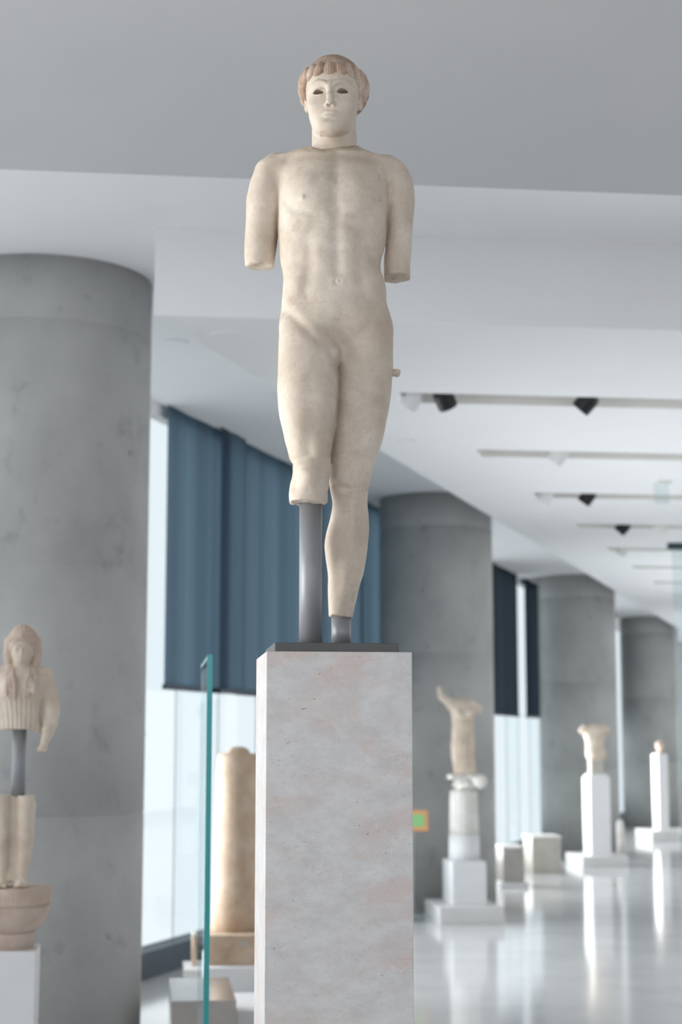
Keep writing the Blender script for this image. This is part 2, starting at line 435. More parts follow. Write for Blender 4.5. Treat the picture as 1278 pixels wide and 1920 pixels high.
for x, Y, m, tl, lb in [
        (1.42, 8.93, 'lampwhite', .5, 'white spotlight beside the statue hip in the nearest trough'),
        (1.60, 8.90, 'black', -.5, 'left black spotlight of the nearest ceiling trough'),
        (2.41, 8.90, 'black', .7, 'right black spotlight of the nearest ceiling trough'),
        (2.68, 10.63, 'lampwhite', .6, 'white spotlight in the second nearest trough'),
        (3.02, 12.42, 'lampwhite', .5, 'white spotlight near the left end of the third trough'),
        (3.35, 12.40, 'black', .6, 'black spotlight in the third nearest trough'),
        (4.14, 14.15, 'black', .7, 'black spotlight in the fourth trough'),
        (4.47, 14.15, 'trough', -.7, 'grey tilted spotlight in the fourth trough'),
        (4.62, 15.83, 'trough', .5, 'small grey spotlight in the fifth trough')]:
    spotlight(x, Y, M[m], tl, lb)
for x, Y, z, lb in [(.32, 7.62, ZC, 'flush ceiling disc by the fascia left of the statue'),
                    (1.60, 10.27, ZC, 'flush ceiling disc to the right of the statue thighs'),
                    (.12, 9.45, ZB, 'flush ceiling disc near the top of the thick column'),
                    (.74, 10.9, ZB, 'flush ceiling disc above the blue grey blinds')]:
    o = thing('ceiling_disc', lb, 'ceiling light', (x, Y, z), 0, 'flush ceiling discs')
    lathe('rim', [(.07, 0.0), (.07, -.004), (.06, -.005), (.055, -.003)], M['ceiling'], o, 24)
    lathe('cover', [(.054, -.003), (.05, -.004), (.02, -.004)], M['ceiling'], o, 24)
o = thing('hanging_glass_sign', 'small clear glass plate hanging from the ceiling at upper right', 'sign', (3.69, 11.63, ZC), 0)
box('bracket', -.03, .08, -.010, .010, -.018, 0, M['trough'], o, .003)
box('plate', -.05, .06, -.004, .004, -.17, -.018, M['clear'], o)
o = thing('glass_partition', 'tall glass partition sheet at the right edge of the hall', 'partition', (4.95, 15.3, 0), 0)
box('sheet', 0, 1.4, -.008, .008, 0.0, ZC - .06, M['clear'], o)
box('clamp', -.04, 1.44, -.03, .03, ZC - .06, ZC, M['frame'], o, .004)

# ------------------------------------------------------------------ implicit-surface sculpting
def smin(a, b, k):
    h = np.clip(0.5 + 0.5 * (b - a) / k, 0, 1)
    return b + (a - b) * h - k * h * (1 - h)
def smax(a, b, k): return -smin(-a, -b, k)
def sstep(x, a, b):
    t = np.clip((x - a) / (b - a), 0, 1); return t * t * (3 - 2 * t)

def herm(xs, ys, q):
    xs = np.asarray(xs, float); ys = np.asarray(ys, float)
    if xs[0] > xs[-1]: xs = xs[::-1]; ys = ys[::-1]
    d = np.diff(ys) / np.diff(xs); m = np.empty_like(ys); m[0] = d[0]; m[-1] = d[-1]
    for i in range(1, len(xs) - 1):
        m[i] = 0 if d[i - 1] * d[i] <= 0 else 2 * d[i - 1] * d[i] / (d[i - 1] + d[i])
    q = np.clip(q, xs[0], xs[-1])
    i = np.clip(np.searchsorted(xs, q) - 1, 0, len(xs) - 2)
    h = xs[i + 1] - xs[i]; t = (q - xs[i]) / h
    return ((1 + 2 * t) * (1 - t) ** 2) * ys[i] + t * (1 - t) ** 2 * h * m[i] + t * t * (3 - 2 * t) * ys[i + 1] + t * t * (t - 1) * h * m[i + 1]

class Grid:
    def __init__(s, lo, hi, h):
        s.lo = np.array(lo, float); s.h = h
        s.n = [int(math.ceil((b - a) / h)) + 1 for a, b in zip(lo, hi)]
        ax = [lo[i] + h * np.arange(s.n[i]) for i in range(3)]
        s.ax = ax
        s.X = ax[0].astype(np.float32)[:, None, None]; s.Y = ax[1].astype(np.float32)[None, :, None]; s.Z = ax[2].astype(np.float32)[None, None, :]
        s.full = np.full(s.n, 1.0, np.float32)
    def loft(s, T, p=2.2, capk=0):
        """rows (z, cx, rx, cy, ry_front, ry_back); closed at both ends."""
        T = np.array(sorted(T), float); z = s.ax[2]
        c = [herm(T[:, 0], T[:, i], z).astype(np.float32)[None, None, :] for i in range(1, 6)]
        dx = np.abs((s.X - c[0]) / c[1]); dy = s.Y - c[2]
        dy = np.where(dy < 0, -dy / c[3], dy / c[4])
        nrm = (dx ** p + dy ** p) ** (1.0 / p)
        f = (nrm - 1) * np.minimum(c[1], np.minimum(c[3], c[4]))
        zz = s.Z
        cap = np.maximum(T[0, 0] - zz, zz - T[-1, 0])
        return (smax(f, cap, capk) if capk else np.maximum(f, cap)).astype(np.float32)
    def cone(s, a, b, ra, rb):
        a = np.array(a, np.float32); b = np.array(b, np.float32); d = b - a; L2 = float(d @ d) + 1e-12
        px, py, pz = s.X - a[0], s.Y - a[1], s.Z - a[2]
        t = np.clip((px * d[0] + py * d[1] + pz * d[2]) / L2, 0, 1)
        q = (px - t * d[0]) ** 2 + (py - t * d[1]) ** 2 + (pz - t * d[2]) ** 2
        return np.sqrt(q) - (ra + (rb - ra) * t)
    def tube(s, pts, rs, k=0.004):
        f = None
        for i in range(len(pts) - 1):
            g = s.cone(pts[i], pts[i + 1], rs[i], rs[i + 1]); f = g if f is None else smin(f, g, k)
        return f
    def ell(s, c, r):
        q = np.sqrt(((s.X - c[0]) / r[0]) ** 2 + ((s.Y - c[1]) / r[1]) ** 2 + ((s.Z - c[2]) / r[2]) ** 2)
        return (q - 1) * min(r)
    def sub(s, zlo, zhi):
        i0 = max(0, int((zlo - s.lo[2]) / s.h)); i1 = min(s.n[2], int((zhi - s.lo[2]) / s.h) + 2)
        return slice(i0, i1)
    def ridge(s, f, pts, amp, w, mask):
        """raise (amp>0) or sink a soft line drawn in the x-z view, on the side given by mask(y)."""
        P = np.array(pts, float); sl = s.sub(P[:, 1].min() - 3 * w, P[:, 1].max() + 3 * w)
        X = s.ax[0][:, None]; Z = s.ax[2][sl][None, :]
        d2 = np.full((s.n[0], Z.shape[1]), 1e9)
        for (x0, z0), (x1, z1) in zip(P[:-1], P[1:]):
            dx, dz = x1 - x0, z1 - z0; L2 = dx * dx + dz * dz + 1e-12
            t = np.clip(((X - x0) * dx + (Z - z0) * dz) / L2, 0, 1)
            d2 = np.minimum(d2, (X - x0 - t * dx) ** 2 + (Z - z0 - t * dz) ** 2)
        g = (amp * np.exp(-d2 / (w * w))).astype(np.float32)
        f[:, :, sl] -= g[:, None, :] * mask[None, :, None]
    def bump(s, f, c, r, amp, mask):
        sl = s.sub(c[1] - 3 * r[1], c[1] + 3 * r[1])
        X = s.ax[0][:, None]; Z = s.ax[2][sl][None, :]
        g = (amp * np.exp(-((X - c[0]) / r[0]) ** 2 - ((Z - c[1]) / r[1]) ** 2)).astype(np.float32)
        f[:, :, sl] -= g[:, None, :] * mask[None, :, None]
    def noise(s, scale, seed):
        """cheap smooth value noise on the grid."""
        rng = np.random.RandomState(seed)
        m = [max(4, int(s.n[i] * s.h / scale) + 3) for i in range(3)]
        r = rng.rand(*m).astype(np.float32) * 2 - 1
        for i in range(3):
            q = np.linspace(0, m[i] - 1.001, s.n[i]); j = q.astype(int); t = (q - j).astype(np.float32); t = t * t * (3 - 2 * t)
            sh = [1, 1, 1]; sh[i] = -1; t = t.reshape(sh)
            r = np.take(r, j, i) * (1 - t) + np.take(r, j + 1, i) * t
        return r

def redist(f, h):
    gx, gy, gz = np.gradient(f, h)
    return (f / np.clip(np.sqrt(gx * gx + gy * gy + gz * gz), 0.25, 4)).astype(np.float32)

def surface_nets(g, f):
    ins = f < 0
    nx, ny, nz = f.shape
    cs = np.zeros((nx - 1, ny - 1, nz - 1), np.int8)
    for i in (0, 1):
        for j in (0, 1):
            for k in (0, 1): cs += ins[i:nx - 1 + i, j:ny - 1 + j, k:nz - 1 + k]
    act = (cs > 0) & (cs < 8)
    idx = np.argwhere(act)
    vid = np.full(act.shape, -1, np.int32); vid[act] = np.arange(len(idx))
    acc = np.zeros((len(idx), 3)); cnt = np.zeros(len(idx))
    cor = [(i, j, k) for i in (0, 1) for j in (0, 1) for k in (0, 1)]
    val = {c: f[idx[:, 0] + c[0], idx[:, 1] + c[1], idx[:, 2] + c[2]].astype(float) for c in cor}
    for c in cor:
        for axis in range(3):
            if c[axis] == 0:
                d = list(c); d[axis] = 1; d = tuple(d)
                a, b = val[c], val[d]; cr = (a < 0) != (b < 0)
                t = np.where(cr, a / np.where(cr, a - b, 1), 0)
                p = np.tile(np.array(c, float), (len(idx), 1)); p[:, axis] += t
                acc[cr] += p[cr]; cnt[cr] += 1
    V = g.lo + (idx + acc / cnt[:, None]) * g.h
    F = []
    for axis in range(3):
        u, v = (axis + 1) % 3, (axis + 2) % 3
        sa = [slice(None)] * 3; sb = [slice(None)] * 3
        sa[axis] = slice(0, -1); sb[axis] = slice(1, None)
        A, B = ins[tuple(sa)], ins[tuple(sb)]
        e = np.argwhere(A != B)
        e = e[(e[:, u] > 0) & (e[:, v] > 0) & (e[:, u] < f.shape[u] - 1) & (e[:, v] < f.shape[v] - 1)]
        def cell(du, dv):
            q = e.copy(); q[:, u] -= du; q[:, v] -= dv
            return vid[q[:, 0], q[:, 1], q[:, 2]]
        q = np.stack([cell(1, 1), cell(0, 1), cell(0, 0), cell(1, 0)], 1)
        flip = ~A[e[:, 0], e[:, 1], e[:, 2]]
        q[flip] = q[flip][:, ::-1]
        F.append(q)
    return V, np.concatenate(F)

def sculpt(name, g, f, mat, parent=None, offset=(0, 0, 0)):
    V, Q = surface_nets(g, f)
    V = V + np.array(offset)
    me = bpy.data.meshes.new(name)
    me.vertices.add(len(V)); me.vertices.foreach_set('co', V.astype(np.float32).ravel())
    me.loops.add(len(Q) * 4); me.loops.foreach_set('vertex_index', Q.astype(np.int32).ravel())
    me.polygons.add(len(Q)); me.polygons.foreach_set('loop_start', np.arange(0, 4 * len(Q), 4, dtype=np.int32))
    me.update(calc_edges=True); me.validate()
    return link_data(name, me, mat, parent, True)

# ------------------------------------------------------------------ main statue
PED_TOP = 1.675
ped = thing('marble_pedestal', 'tall square veined marble pedestal under the main statue', 'pedestal', (.3585, 3.30, 0))
bm = box_bm(-.140, .140, -.150, .150, 0, PED_TOP, .0015, 2)
bm_obj('shaft', bm, M['ped'], ped)

mount = thing('steel_mount', 'grey steel mount with two posts holding up the broken legs', 'mount', (.3708, 3.30, PED_TOP), -YAW)
bm = box_bm(-.1205, .1205, -.128, .128, 0, .0185, .0012, 2)
bmesh.ops.rotate(bm, verts=bm.verts[:], cent=(0, 0, 0), matrix=Matrix.Rotation(YAW, 3, 'Z'))
bmesh.ops.translate(bm, verts=bm.verts[:], vec=(-.0140, 0, 0))
bm_obj('base_plate', bm, M['steel_dark'], mount)
lathe('post', [(.0228, .0185), (.0228, .306)], M['steel'], mount, 48, (-.0531, -.030))
lathe('post', [(.0198, .0185), (.0198, .083)], M['steel'], mount, 48, (.0079, .032))

st = thing('marble_statue', 'marble statue of a standing youth with broken arms and legs', 'statue', (.3708, 3.30, PED_TOP), -YAW)

def build_body():
    g = Grid((-.205, -.125, .066), (.176, .125, 1.088), .0026)
    # z, cx, rx, cy, front, back
    torso = [(1.088, -.0080, .0485, .012, .047, .047), (1.078, -.0080, .0495, .012, .049, .049), (1.066, -.0085, .055, .014, .052, .052),
             (1.052, -.0120, .076, .016, .057, .056), (1.038, -.0150, .104, .016, .064, .062), (1.015, -.0100, .118, .014, .074, .070),
             (.985, -.0090, .119, .012, .082, .076), (.950, -.0090, .1155, .010, .088, .078), (.915, -.0100, .1140, .008, .088, .076),
             (.891, -.0107, .1136, .006, .084, .073), (.854, -.0113, .1107, .004, .077, .068), (.819, -.0145, .1050, .002, .071, .064),
             (.794, -.0118, .1021, .002, .068, .062), (.769, -.0071, .1045, .002, .069, .063), (.747, -.0065, .1066, .004, .071, .066),
             (.730, -.0076, .1066, .006, .073, .072), (.705, -.0054, .1080, .008, .075, .080), (.672, -.0029, .1070, .010, .076, .088),
             (.640, -.0010, .086, .010, .062, .088), (.620, .000, .050, .012, .046, .080), (.602, .000, .022, .016, .022, .050)]
    f = redist(g.loft(torso, 2.35), g.h)
    legL = [(.745, -.050, .008, .012, .008, .008), (.725, -.055, .024, .008, .022, .030), (.700, -.0590, .042, .004, .044, .060), (.672, -.0605, .0550, -0.003, .064, .080),
            (.640, -.0598, .0600, -0.008, .073, .084), (.609, -.0598, .0610, -0.014, .073, .080), (.564, -.0600, .0612, -0.021, .072, .074), (.522, -.0602, .0600, -0.027, .070, .070),
            (.481, -.0600, .0557, -0.031, .064, .066), (.439, -.0585, .0488, -0.035, .056, .060), (.399, -.0546, .0423, -0.039, .049, .054),
            (.374, -.0524, .0402, -0.041, .048, .050), (.357, -.0531, .0398, -0.042, .048, .048), (.337, -.0553, .0403, -0.042, .046, .047), (.317, -.0574, .0392, -0.041, .043, .047),
            (.296, -.0574, .0372, -0.040, .040, .046)]
    legR = [(.745, .050, .008, .012, .008, .008), (.725, .053, .024, .010, .022, .030), (.700, .0560, .041, .010, .044, .060), (.672, .0575, .0540, 0.011, .062, .080),
            (.643, .0572, .0582, 0.014, .071, .086), (.604, .0572, .0582, 0.018, .070, .082), (.566, .0560, .0572, 0.021, .068, .074), (.524, .0524, .0562, 0.023, .065, .068),
            (.482, .0459, .0548, 0.023, .060, .064), (.441, .0393, .0526, 0.022, .055, .059), (.399, .0305, .0492, 0.021, .050, .053), (.365, .0259, .0434, 0.021, .048, .046),
            (.341, .0245, .0398, 0.021, .046, .043), (.311, .0261, .0359, 0.023, .040, .044), (.283, .0250, .0392, 0.026, .040, .049), (.2455, .0200, .0440, 0.029, .041, .052),
            (.226, .0184, .0445, .028, .040, .052), (.2095, .0181, .0426, .029, .039, .050), (.172, .0173, .0374, .031, .035, .044), (.1355, .0124, .0319, .032, .031, .036),
            (.103, .0090, .0273, .032, .028, .031), (.074, .0060, .0235, .032, .026, .028)]
    fl = redist(g.loft(legL, 2.5), g.h); fr = redist(g.loft(legR, 2.3), g.h)
    rough = g.noise(.014, 3) * .0035 + g.noise(.030, 4) * .003
    fl = smax(fl, (.3035 - .02 * (g.X + .056) + rough) - g.Z, .003)           # broken below the right knee
    kz = (0.005 + 0.030 * sstep(g.Z, .61, .70)).astype(np.float32)
    legs = smin(fl, fr, np.float32(.0022))
    legs = smin(legs, g.tube([(-.001, .012, .64), (-.002, .008, .56), (-.006, .004, .47), (-.012, .002, .42)], [.022, .019, .015, .008]), .002)
    f = smin(f, legs, kz)
    armL = [(1.040, -.134, .014, .014, .020, .020), (1.034, -.136, .026, .014, .034, .034), (1.024, -.138, .034, .015, .043, .043), (1.010, -.1400, .0365, .016, .048, .048),
            (.988, -.1440, .0400, .018, .051, .050), (.962, -.1495, .0402, .019, .050, .049), (.9335, -.1540, .0372, .020, .046, .046), (.891, -.1578, .0342, .021, .042, .042),
            (.854, -.1596, .0332, .020, .039, .040), (.822, -.1615, .0315, .019, .037, .038), (.806, -.1620, .0300, .018, .035, .036)]
    armR = [(1.041, .107, .014, .026, .020, .020), (1.035, .109, .026, .026, .032, .032), (1.027, .1105, .032, .026, .040, .040), (1.010, .1160, .0365, .026, .046, .046),
            (.981, .1222, .0385, .027, .049, .048), (.955, .1262, .0365, .029, .046, .046), (.918, .1300, .0300, .032, .040, .041), (.864, .1288, .0274, .036, .037, .038),
            (.828, .1256, .0280, .038, .036, .037), (.799, .1248, .0277, .039, .035, .036), (.786, .1250, .0270, .039, .034, .035)]
    ka = (0.004 + 0.030 * sstep(g.Z, .945, 1.02)).astype(np.float32)
    for T in (armL, armR): f = smin(f, redist(g.loft(T, 2.1), g.h), ka)
    # slanted, rough breaks
    brk2 = .0795 + .10 * (g.X - .006) * -1.0 + rough
    f = np.where(g.Z < .2, smax(f, brk2 - g.Z, .002), f)
    bl = .8105 + rough * 1.3 - .05 * (g.X + .16)
    f = np.where((g.X < -.1265) & (g.Z < .86), smax(f, bl - g.Z, .002), f)
    br = .7905 + rough * 1.3 + .05 * (g.X - .125)
    f = np.where((g.X > .0955) & (g.Y > -.01) & (g.Z < .82) & (g.Z > .77), smax(f, br - g.Z, .002), f)
    # front-side relief
    y = g.ax[1]; front = (1 / (1 + np.exp((y + .012) / .008))).astype(np.float32)
    R = lambda pts, amp, w: g.ridge(f, pts, amp, w, front)
    Bm = lambda c, r, amp: g.bump(f, c, r, amp, front)
    R([(-.004, 1.03), (-.004, .975), (-.003, .90)], -.0048, .013)
    R([(-.003, .90), (-.001, .83), (0, .775)], -.0034, .011)
    for s in (-1, 1):
        c = -.006
        Bm((c + s * .058, .957), (.044, .036), .0075)
        Bm((c + s * .055, .925), (.040, .022), .0030)
        R([(c + s * .100, .930), (c + s * .080, .905), (c + s * .045, .893), (c + s * .012, .900)], -.0034, .0085)
        R([(c + s * .012, 1.041), (c + s * .045, 1.040), (c + s * .085, 1.042), (c + s * .105, 1.034)], .0026, .0085)
        R([(c + s * .020, 1.026), (c + s * .060, 1.022), (c + s * .095, 1.020)], -.0028, .010)
        R([(c + s * .008, .884), (c + s * .040, .868), (c + s * .066, .838), (c + s * .078, .802)], -.0022, .012)
        R([(c + s * .052, .83), (c + s * .050, .78), (c + s * .058, .735)], -.0032, .013)
        Bm((c + s * .026, .845), (.020, .018), .0022); Bm((c + s * .026, .800), (.022, .018), .0022)
        Bm((c + s * .084, .755), (.024, .030), .0045)
        # fold of the groin under the iliac crest
        g0 = [(c + s * .104, .712), (c + s * .086, .697), (c + s * .062, .668), (c + s * .040, .644), (c + s * .026, .630)]
        R([(x, z + .012) for x, z in g0], .0010 if s > 0 else .0015, .011)
        R([(x + s * .004, z - .006) for x, z in g0], -.0014 if s > 0 else -.0028, .0095)
        R([(s * .035, .60), (s * .048, .52), (s * .044, .44)], -.0018, .016)
    R([(-.03, .822), (.02, .822)], -.0015, .006)
    Bm((-.002, .700), (.050, .038), .0050)
    Bm((.002, .608), (.013, .015), .011)                        # smooth, worn boss at the groin
    Bm((0, .753), (.0120, .0110), .0034); Bm((0, .753), (.0068, .0062), -.0080); Bm((.001, .7535), (.0036, .0034), .0070)
    Bm((-.071, .927), (.0048, .0046), .0046); Bm((-.067, .927), (.011, .011), .0010)
    Bm((.073, .923), (.0048, .0046), .0022)
    Bm((-.003, 1.046), (.010, .008), -.0035)
    # knees and shin
    front = (1 / (1 + np.exp((y - .004) / .008))).astype(np.float32)
    R = lambda pts, amp, w: g.ridge(f, pts, amp, w, front)
    Bm = lambda c, r, amp: g.bump(f, c, r, amp, front)
    Bm((-.054, .350), (.019, .020), .0095); R([(-.088, .382), (-.055, .392), (-.022, .380)], -.0048, .009)
    R([(-.084, .365), (-.082, .33)], -.0050, .009); R([(-.026, .365), (-.026, .33)], -.0050, .009)
    Bm((-.040, .412), (.015, .024), .0045); Bm((-.076, .425), (.014, .028), .0032)
    Bm((.026, .372), (.017, .017), .0095); R([(-.004, .402), (.028, .402), (.058, .396)], -.0042, .009)
    R([(-.008, .350), (.010, .338), (.026, .333), (.062, .341)], -.0060, .0060)
    Bm((.010, .412), (.015, .024), .0050); Bm((.054, .430), (.015, .028), .0055)
    R([(.030, .318), (.032, .26), (.024, .18), (.010, .10)], .0062, .011)
    R([(.006, .28), (.002, .21), (-.002, .14)], -.0044, .011)
    R([(.054, .28), (.050, .20)], -.0030, .012)
    R([(-.02, .1185), (.045, .1165)], -.0014, .0025)
    # collar where the separate head sits, worn surface
    rim = 1.0610 + .50 * g.Y + .0022 * np.sin(g.X * 60) + g.noise(.012, 5) * .0022
    f = smax(f, (g.Z - rim), .0015)
    f += g.noise(.05, 6) * .0012 + g.noise(.018, 7) * .0004
    return sculpt('figure', g, f, M['statue'], st)
body = build_body()

def spline(pts, n):
    P = np.array(pts, float); P = np.vstack([2 * P[0] - P[1], P, 2 * P[-1] - P[-2]]); out = []
    m = len(P) - 3
    for q in np.linspace(0, m - 1e-6, n):
        i = int(q); t = q - i; a_, b1, c1, d1 = P[i:i + 4]
        out.append(.5 * (2 * b1 + (c1 - a_) * t + (2 * a_ - 5 * b1 + 4 * c1 - d1) * t * t + (3 * b1 - a_ - 3 * c1 + d1) * t ** 3))
    return out
def sweep(g, pts, rs, n=12):
    S = spline([list(p) + [r] for p, r in zip(pts, rs)], n)
    return g.tube([q[:3] for q in S], [max(.0006, float(q[3])) for q in S], .0004)

def build_head():
    z0 = 1.168
    hd = bpy.data.objects.new('tmp', None)
    # --- skull, face and neck (local frame: -y is the face)
    g = Grid((-.074, -.108, -.134), (.074, .086, .079), .00125)
    face = [(.056, 0, .020, -.006, .020, .02), (.048, 0, .044, -.010, .040, .05), (.035, 0, .0525, -.014, .0550, .065), (.015, 0, .0535, -.015, .0620, .066), (.0, 0, .0530, -.015, .0625, .066),
            (-.020, 0, .0520, -.016, .0610, .064), (-.040, 0, .0500, -.018, .0600, .060), (-.058, 0, .0465, -.020, .0580, .055), (-.074, 0, .0405, -.024, .0540, .048),
            (-.084, 0, .0340, -.028, .0450, .038), (-.092, 0, .0260, -.032, .0360, .030), (-.0955, 0, .0200, -.034, .0290, .024)]
    f = redist(g.loft(face, 2.25, .014), g.h)
    f = smin(f, g.ell((0, .012, .016), (.060, .072, .060)), .012)
    neck = [(-.134, .001, .0485, .014, .050, .048), (-.104, .001, .0475, .012, .047, .047), (-.085, .001, .0470, .013, .046, .046), (-.05, 0, .0460, .018, .046, .046), (-.02, 0, .044, .022, .040, .044)]
    f = smin(f, redist(g.loft(neck, 2.0), g.h), .007)
    f = smin(f, g.ell((0, -.060, -.0835), (.025, .0195, .0175)), .012)
    # cheeks
    for s in (-1, 1):
        f = smin(f, g.ell((s * .030, -.060, -.036), (.017, .013, .018)), .016)
        # sockets
        f = smax(f, -g.ell((s * .0245, -.088, -.0120), (.0195, .0125, .0125)), .008)
        # brow
        f = smin(f, sweep(g, [(s * .004, -.0775, -.002), (s * .010, -.0785, .0040), (s * .020, -.0760, .0075), (s * .030, -.0700, .0075), (s * .039, -.0615, .0035), (s * .045, -.0520, -.004)], [.0034, .0030, .0028, .0028, .0026, .0018], 18), .008)
        # lids and the hollow eye
        e0 = np.array([s * .0245, 0, -.0135])
        arc = [(-.0125, -.0705, -.001), (-.0075, -.0745, .0048), (0, -.0750, .0066), (.0075, -.0705, .0050), (.0130, -.0640, -.0005)]
        up_l = [(e0[0] + s * x, y, e0[2] + z) for x, y, z in arc]
        lo_l = [(e0[0] + s * x, y + .001, e0[2] - z * .72 - (.0012 if abs(x) > .01 else 0)) for x, y, z in arc]
        f = smin(f, sweep(g, up_l, [.0014, .0019, .0021, .0019, .0014], 14), .0035)
        f = smin(f, sweep(g, lo_l, [.0013, .0016, .0017, .0016, .0013], 14), .0035)
        ex_ = ((g.X - e0[0]) * s - .0002) / .0112
        ez_ = (g.Z - e0[2]); ez_ = np.where(ez_ > 0, ez_ / .0062, -ez_ / .0050)
        eye = (np.sqrt(np.abs(ex_) ** 1.6 + ez_ ** 2) - 1) * .005
        eye = np.maximum(eye, g.Y + .048)
        f = smax(f, -np.broadcast_to(eye, f.shape), .0010)
        # ear lobes under the hair roll
        ear = g.ell((s * .0550, .004, -.0120), (.0070, .0120, .0165))
        ear = smax(ear, -g.ell((s * .0610, -.004, -.010), (.0055, .0080, .0100)), .002)
        f = smin(f, ear, .004)
        f = smin(f, g.ell((s * .0066, -.0815, -.0420), (.0036, .0060, .0036)), .006)
    nose = g.tube([(0, -.0765, .0030), (0, -.0825, -.012), (0, -.0880, -.027), (0, -.0905, -.0385)], [.0050, .0052, .0060, .0070])
    f = smin(f, nose, .0065)
    f = smax(f, -g.ell((.002, -.1030, -.0400), (.010, .0070, .009)), .003)     # chipped tip
    for s in (-1, 1): f = smax(f, -g.ell((s * .0045, -.0860, -.0470), (.0022, .0036, .0040)), .0015)
    # mouth
    up = sweep(g, [(-.0165, -0.0743, -.0608), (-.008, -0.0793, -.0584), (0, -0.0800, -.0590), (.008, -0.0793, -.0584), (.0165, -0.0743, -.0608)], [.0012, .0030, .0030, .0030, .0012], 17)
    lo = sweep(g, [(-.0140, -0.0738, -.0643), (-.007, -0.0780, -.0668), (0, -0.0790, -.0674), (.007, -0.0780, -.0668), (.0140, -0.0738, -.0643)], [.0012, .0034, .0038, .0034, .0012], 17)
    f = smin(f, up, .0035); f = smin(f, lo, .004)
    f = smax(f, -sweep(g, [(-.0180, -0.0773, -.0616), (-.008, -0.0820, -.0625), (0, -0.0826, -.0628), (.008, -0.0820, -.0625), (.0180, -0.0773, -.0616)], [.0010, .0014, .0015, .0014, .0010], 17), .0016)
    f = smax(f, -g.ell((0, -.0935, -.0730), (.014, .0145, .0050)), .006)
    # crease under the jaw, ragged lower joint
    rim = -.1120 + .50 * g.Y + .0022 * np.sin(g.X * 60) + g.noise(.010, 11) * .0018
    f = smax(f, rim - g.Z, .0015)
    crk = (g.Z - (-.1045 + .50 * (g.Y - .003) + .0022 * np.sin(g.X * 60) + g.noise(.010, 13) * .0015))
    f = f + (.0045 * np.exp(-(crk / .0022) ** 2)).astype(np.float32)
    f += g.noise(.02, 12) * .00035
    head = sculpt('head', g, f, M['statue'], st)
    head.location = (-.0088, -.004, z0); head.rotation_euler = (math.radians(2), 0, math.radians(-4.5))
    # --- hair: combed cap with a thick roll of locks over brow, temples and nape
    g = Grid((-.088, -.102, -.075), (.088, .116, .106), .00125)
    ang = np.arctan2(g.X, -(g.Y - .016)).astype(np.float32)        # 0 at the brow, +-pi at the nape
    c = np.cos(ang)
    f = g.ell((0, .014, .018), (.0660, .0830, .0760))
    rad = np.sqrt((g.X / .0655) ** 2 + ((g.Y - .016) / .0815) ** 2)
    crown = np.arctan2(g.X, g.Y - .034)
    f = f - .0005 * np.cos(crown * 96) * sstep(rad, .08, .35)
    hz = .026 * np.clip(c, 0, 1) + .030 * np.clip(c, -1, 0) + .006      # lower limit of the cap
    f = smax(f, hz - g.Z, .004)
    cp = np.clip(c, 0, 1)
    zc = (.027 + .010 * cp + .028 * np.clip(c, -1, 0)).astype(np.float32)
    ex, ey = .0590, .0800
    rr = np.sqrt(g.X ** 2 + (g.Y - .014) ** 2)
    base = 1 / np.sqrt((np.sin(ang) / ex) ** 2 + (np.cos(ang) / ey) ** 2)
    side = 1 - np.abs(c)
    tw = ang + (g.Z - zc) * 4 * np.tanh(ang * 3)
    lock = np.cos(tw * 24 + .5)
    fine = np.cos(tw * 144)
    rv = .0165 + .004 * side; rh = .0140 + .0015 * side
    q = np.sqrt(((rr - base) / rh) ** 2 + ((g.Z - zc) / rv) ** 2)
    roll = (q - 1) * rh
    roll = roll - (.0014 * lock - .0026 * sstep(-lock, .55, 1.0) + .0006 * fine).astype(np.float32)
    f = smin(f, roll.astype(np.float32), .0035)
    # hair lying in front of and behind the ears
    for s in (-1, 1):
        f = smin(f, g.tube([(s * .059, -.022, .024), (s * .0565, -.016, .004), (s * .0530, -.012, -.010)], [.010, .0070, .003]) - .0006 * np.cos(g.Z * 900), .006)
        f = smin(f, g.tube([(s * .063, .014, .022), (s * .0610, .018, .000), (s * .0540, .026, -.020)], [.012, .0085, .004]) - .0006 * np.cos(g.Z * 900), .006)
    f += g.noise(.012, 21) * .0008
    hair = sculpt('hair', g, f, M['hair'], head)
    bpy.data.objects.remove(hd)
    return head
build_head()
# broken stub of a support on the outer hip
g = Grid((.100, -.03, .555), (.136, .03, .615), .0012)
f = smin(g.tube([(.108, .018, .583), (.119, .016, .583), (.1245, .015, .5845)], [.0085, .0068, .0062]), g.ell((.123, .015, .580), (.005, .006, .006)), .003)
f += g.noise(.006, 31) * .0009
sculpt('hip_stub', g, f, M['statue'], st)

# ------------------------------------------------------------------ exhibits on the right
def block(name, label, cat, x0, x1, y0, y1, z0, z1, mat, bev=.006, group=None, part='body'):
    o = thing(name, label, cat, ((x0 + x1) / 2, (y0 + y1) / 2, z0), 0, group)
    hx, hy = (x1 - x0) / 2, (y1 - y0) / 2
    bm_obj(part, box_bm(-hx, hx, -hy, hy, 0, z1 - z0, bev), mat, o)
    return o
def slab(label, x0, x1, y0, y1, h, z0=0.0):
    o = block('plinth_slab', label, 'plinth', x0, x1, y0, y1, z0, z0 + h, M['pale_slab'], .004, 'low plinth slabs under exhibits')
    return o
slab('low pale slab under the fluted drum, nearest plinth on the right', 2.445, 2.991, 14.02, 14.82, .14)
block('display_block', 'white cube under the fluted marble drum', 'pedestal', 2.585, 2.881, 14.2, 14.68, .14, .502, M['white_ped'])
AX, AY = 2.735, 14.44
o = thing('fluted_drum', 'broken fluted marble column drum standing on the white cube', 'column drum', (AX, AY, .502))
lathe('restored_foot', [(.137, 0), (.134, .10), (.131, .22)], M['white_wall'], o, 48)
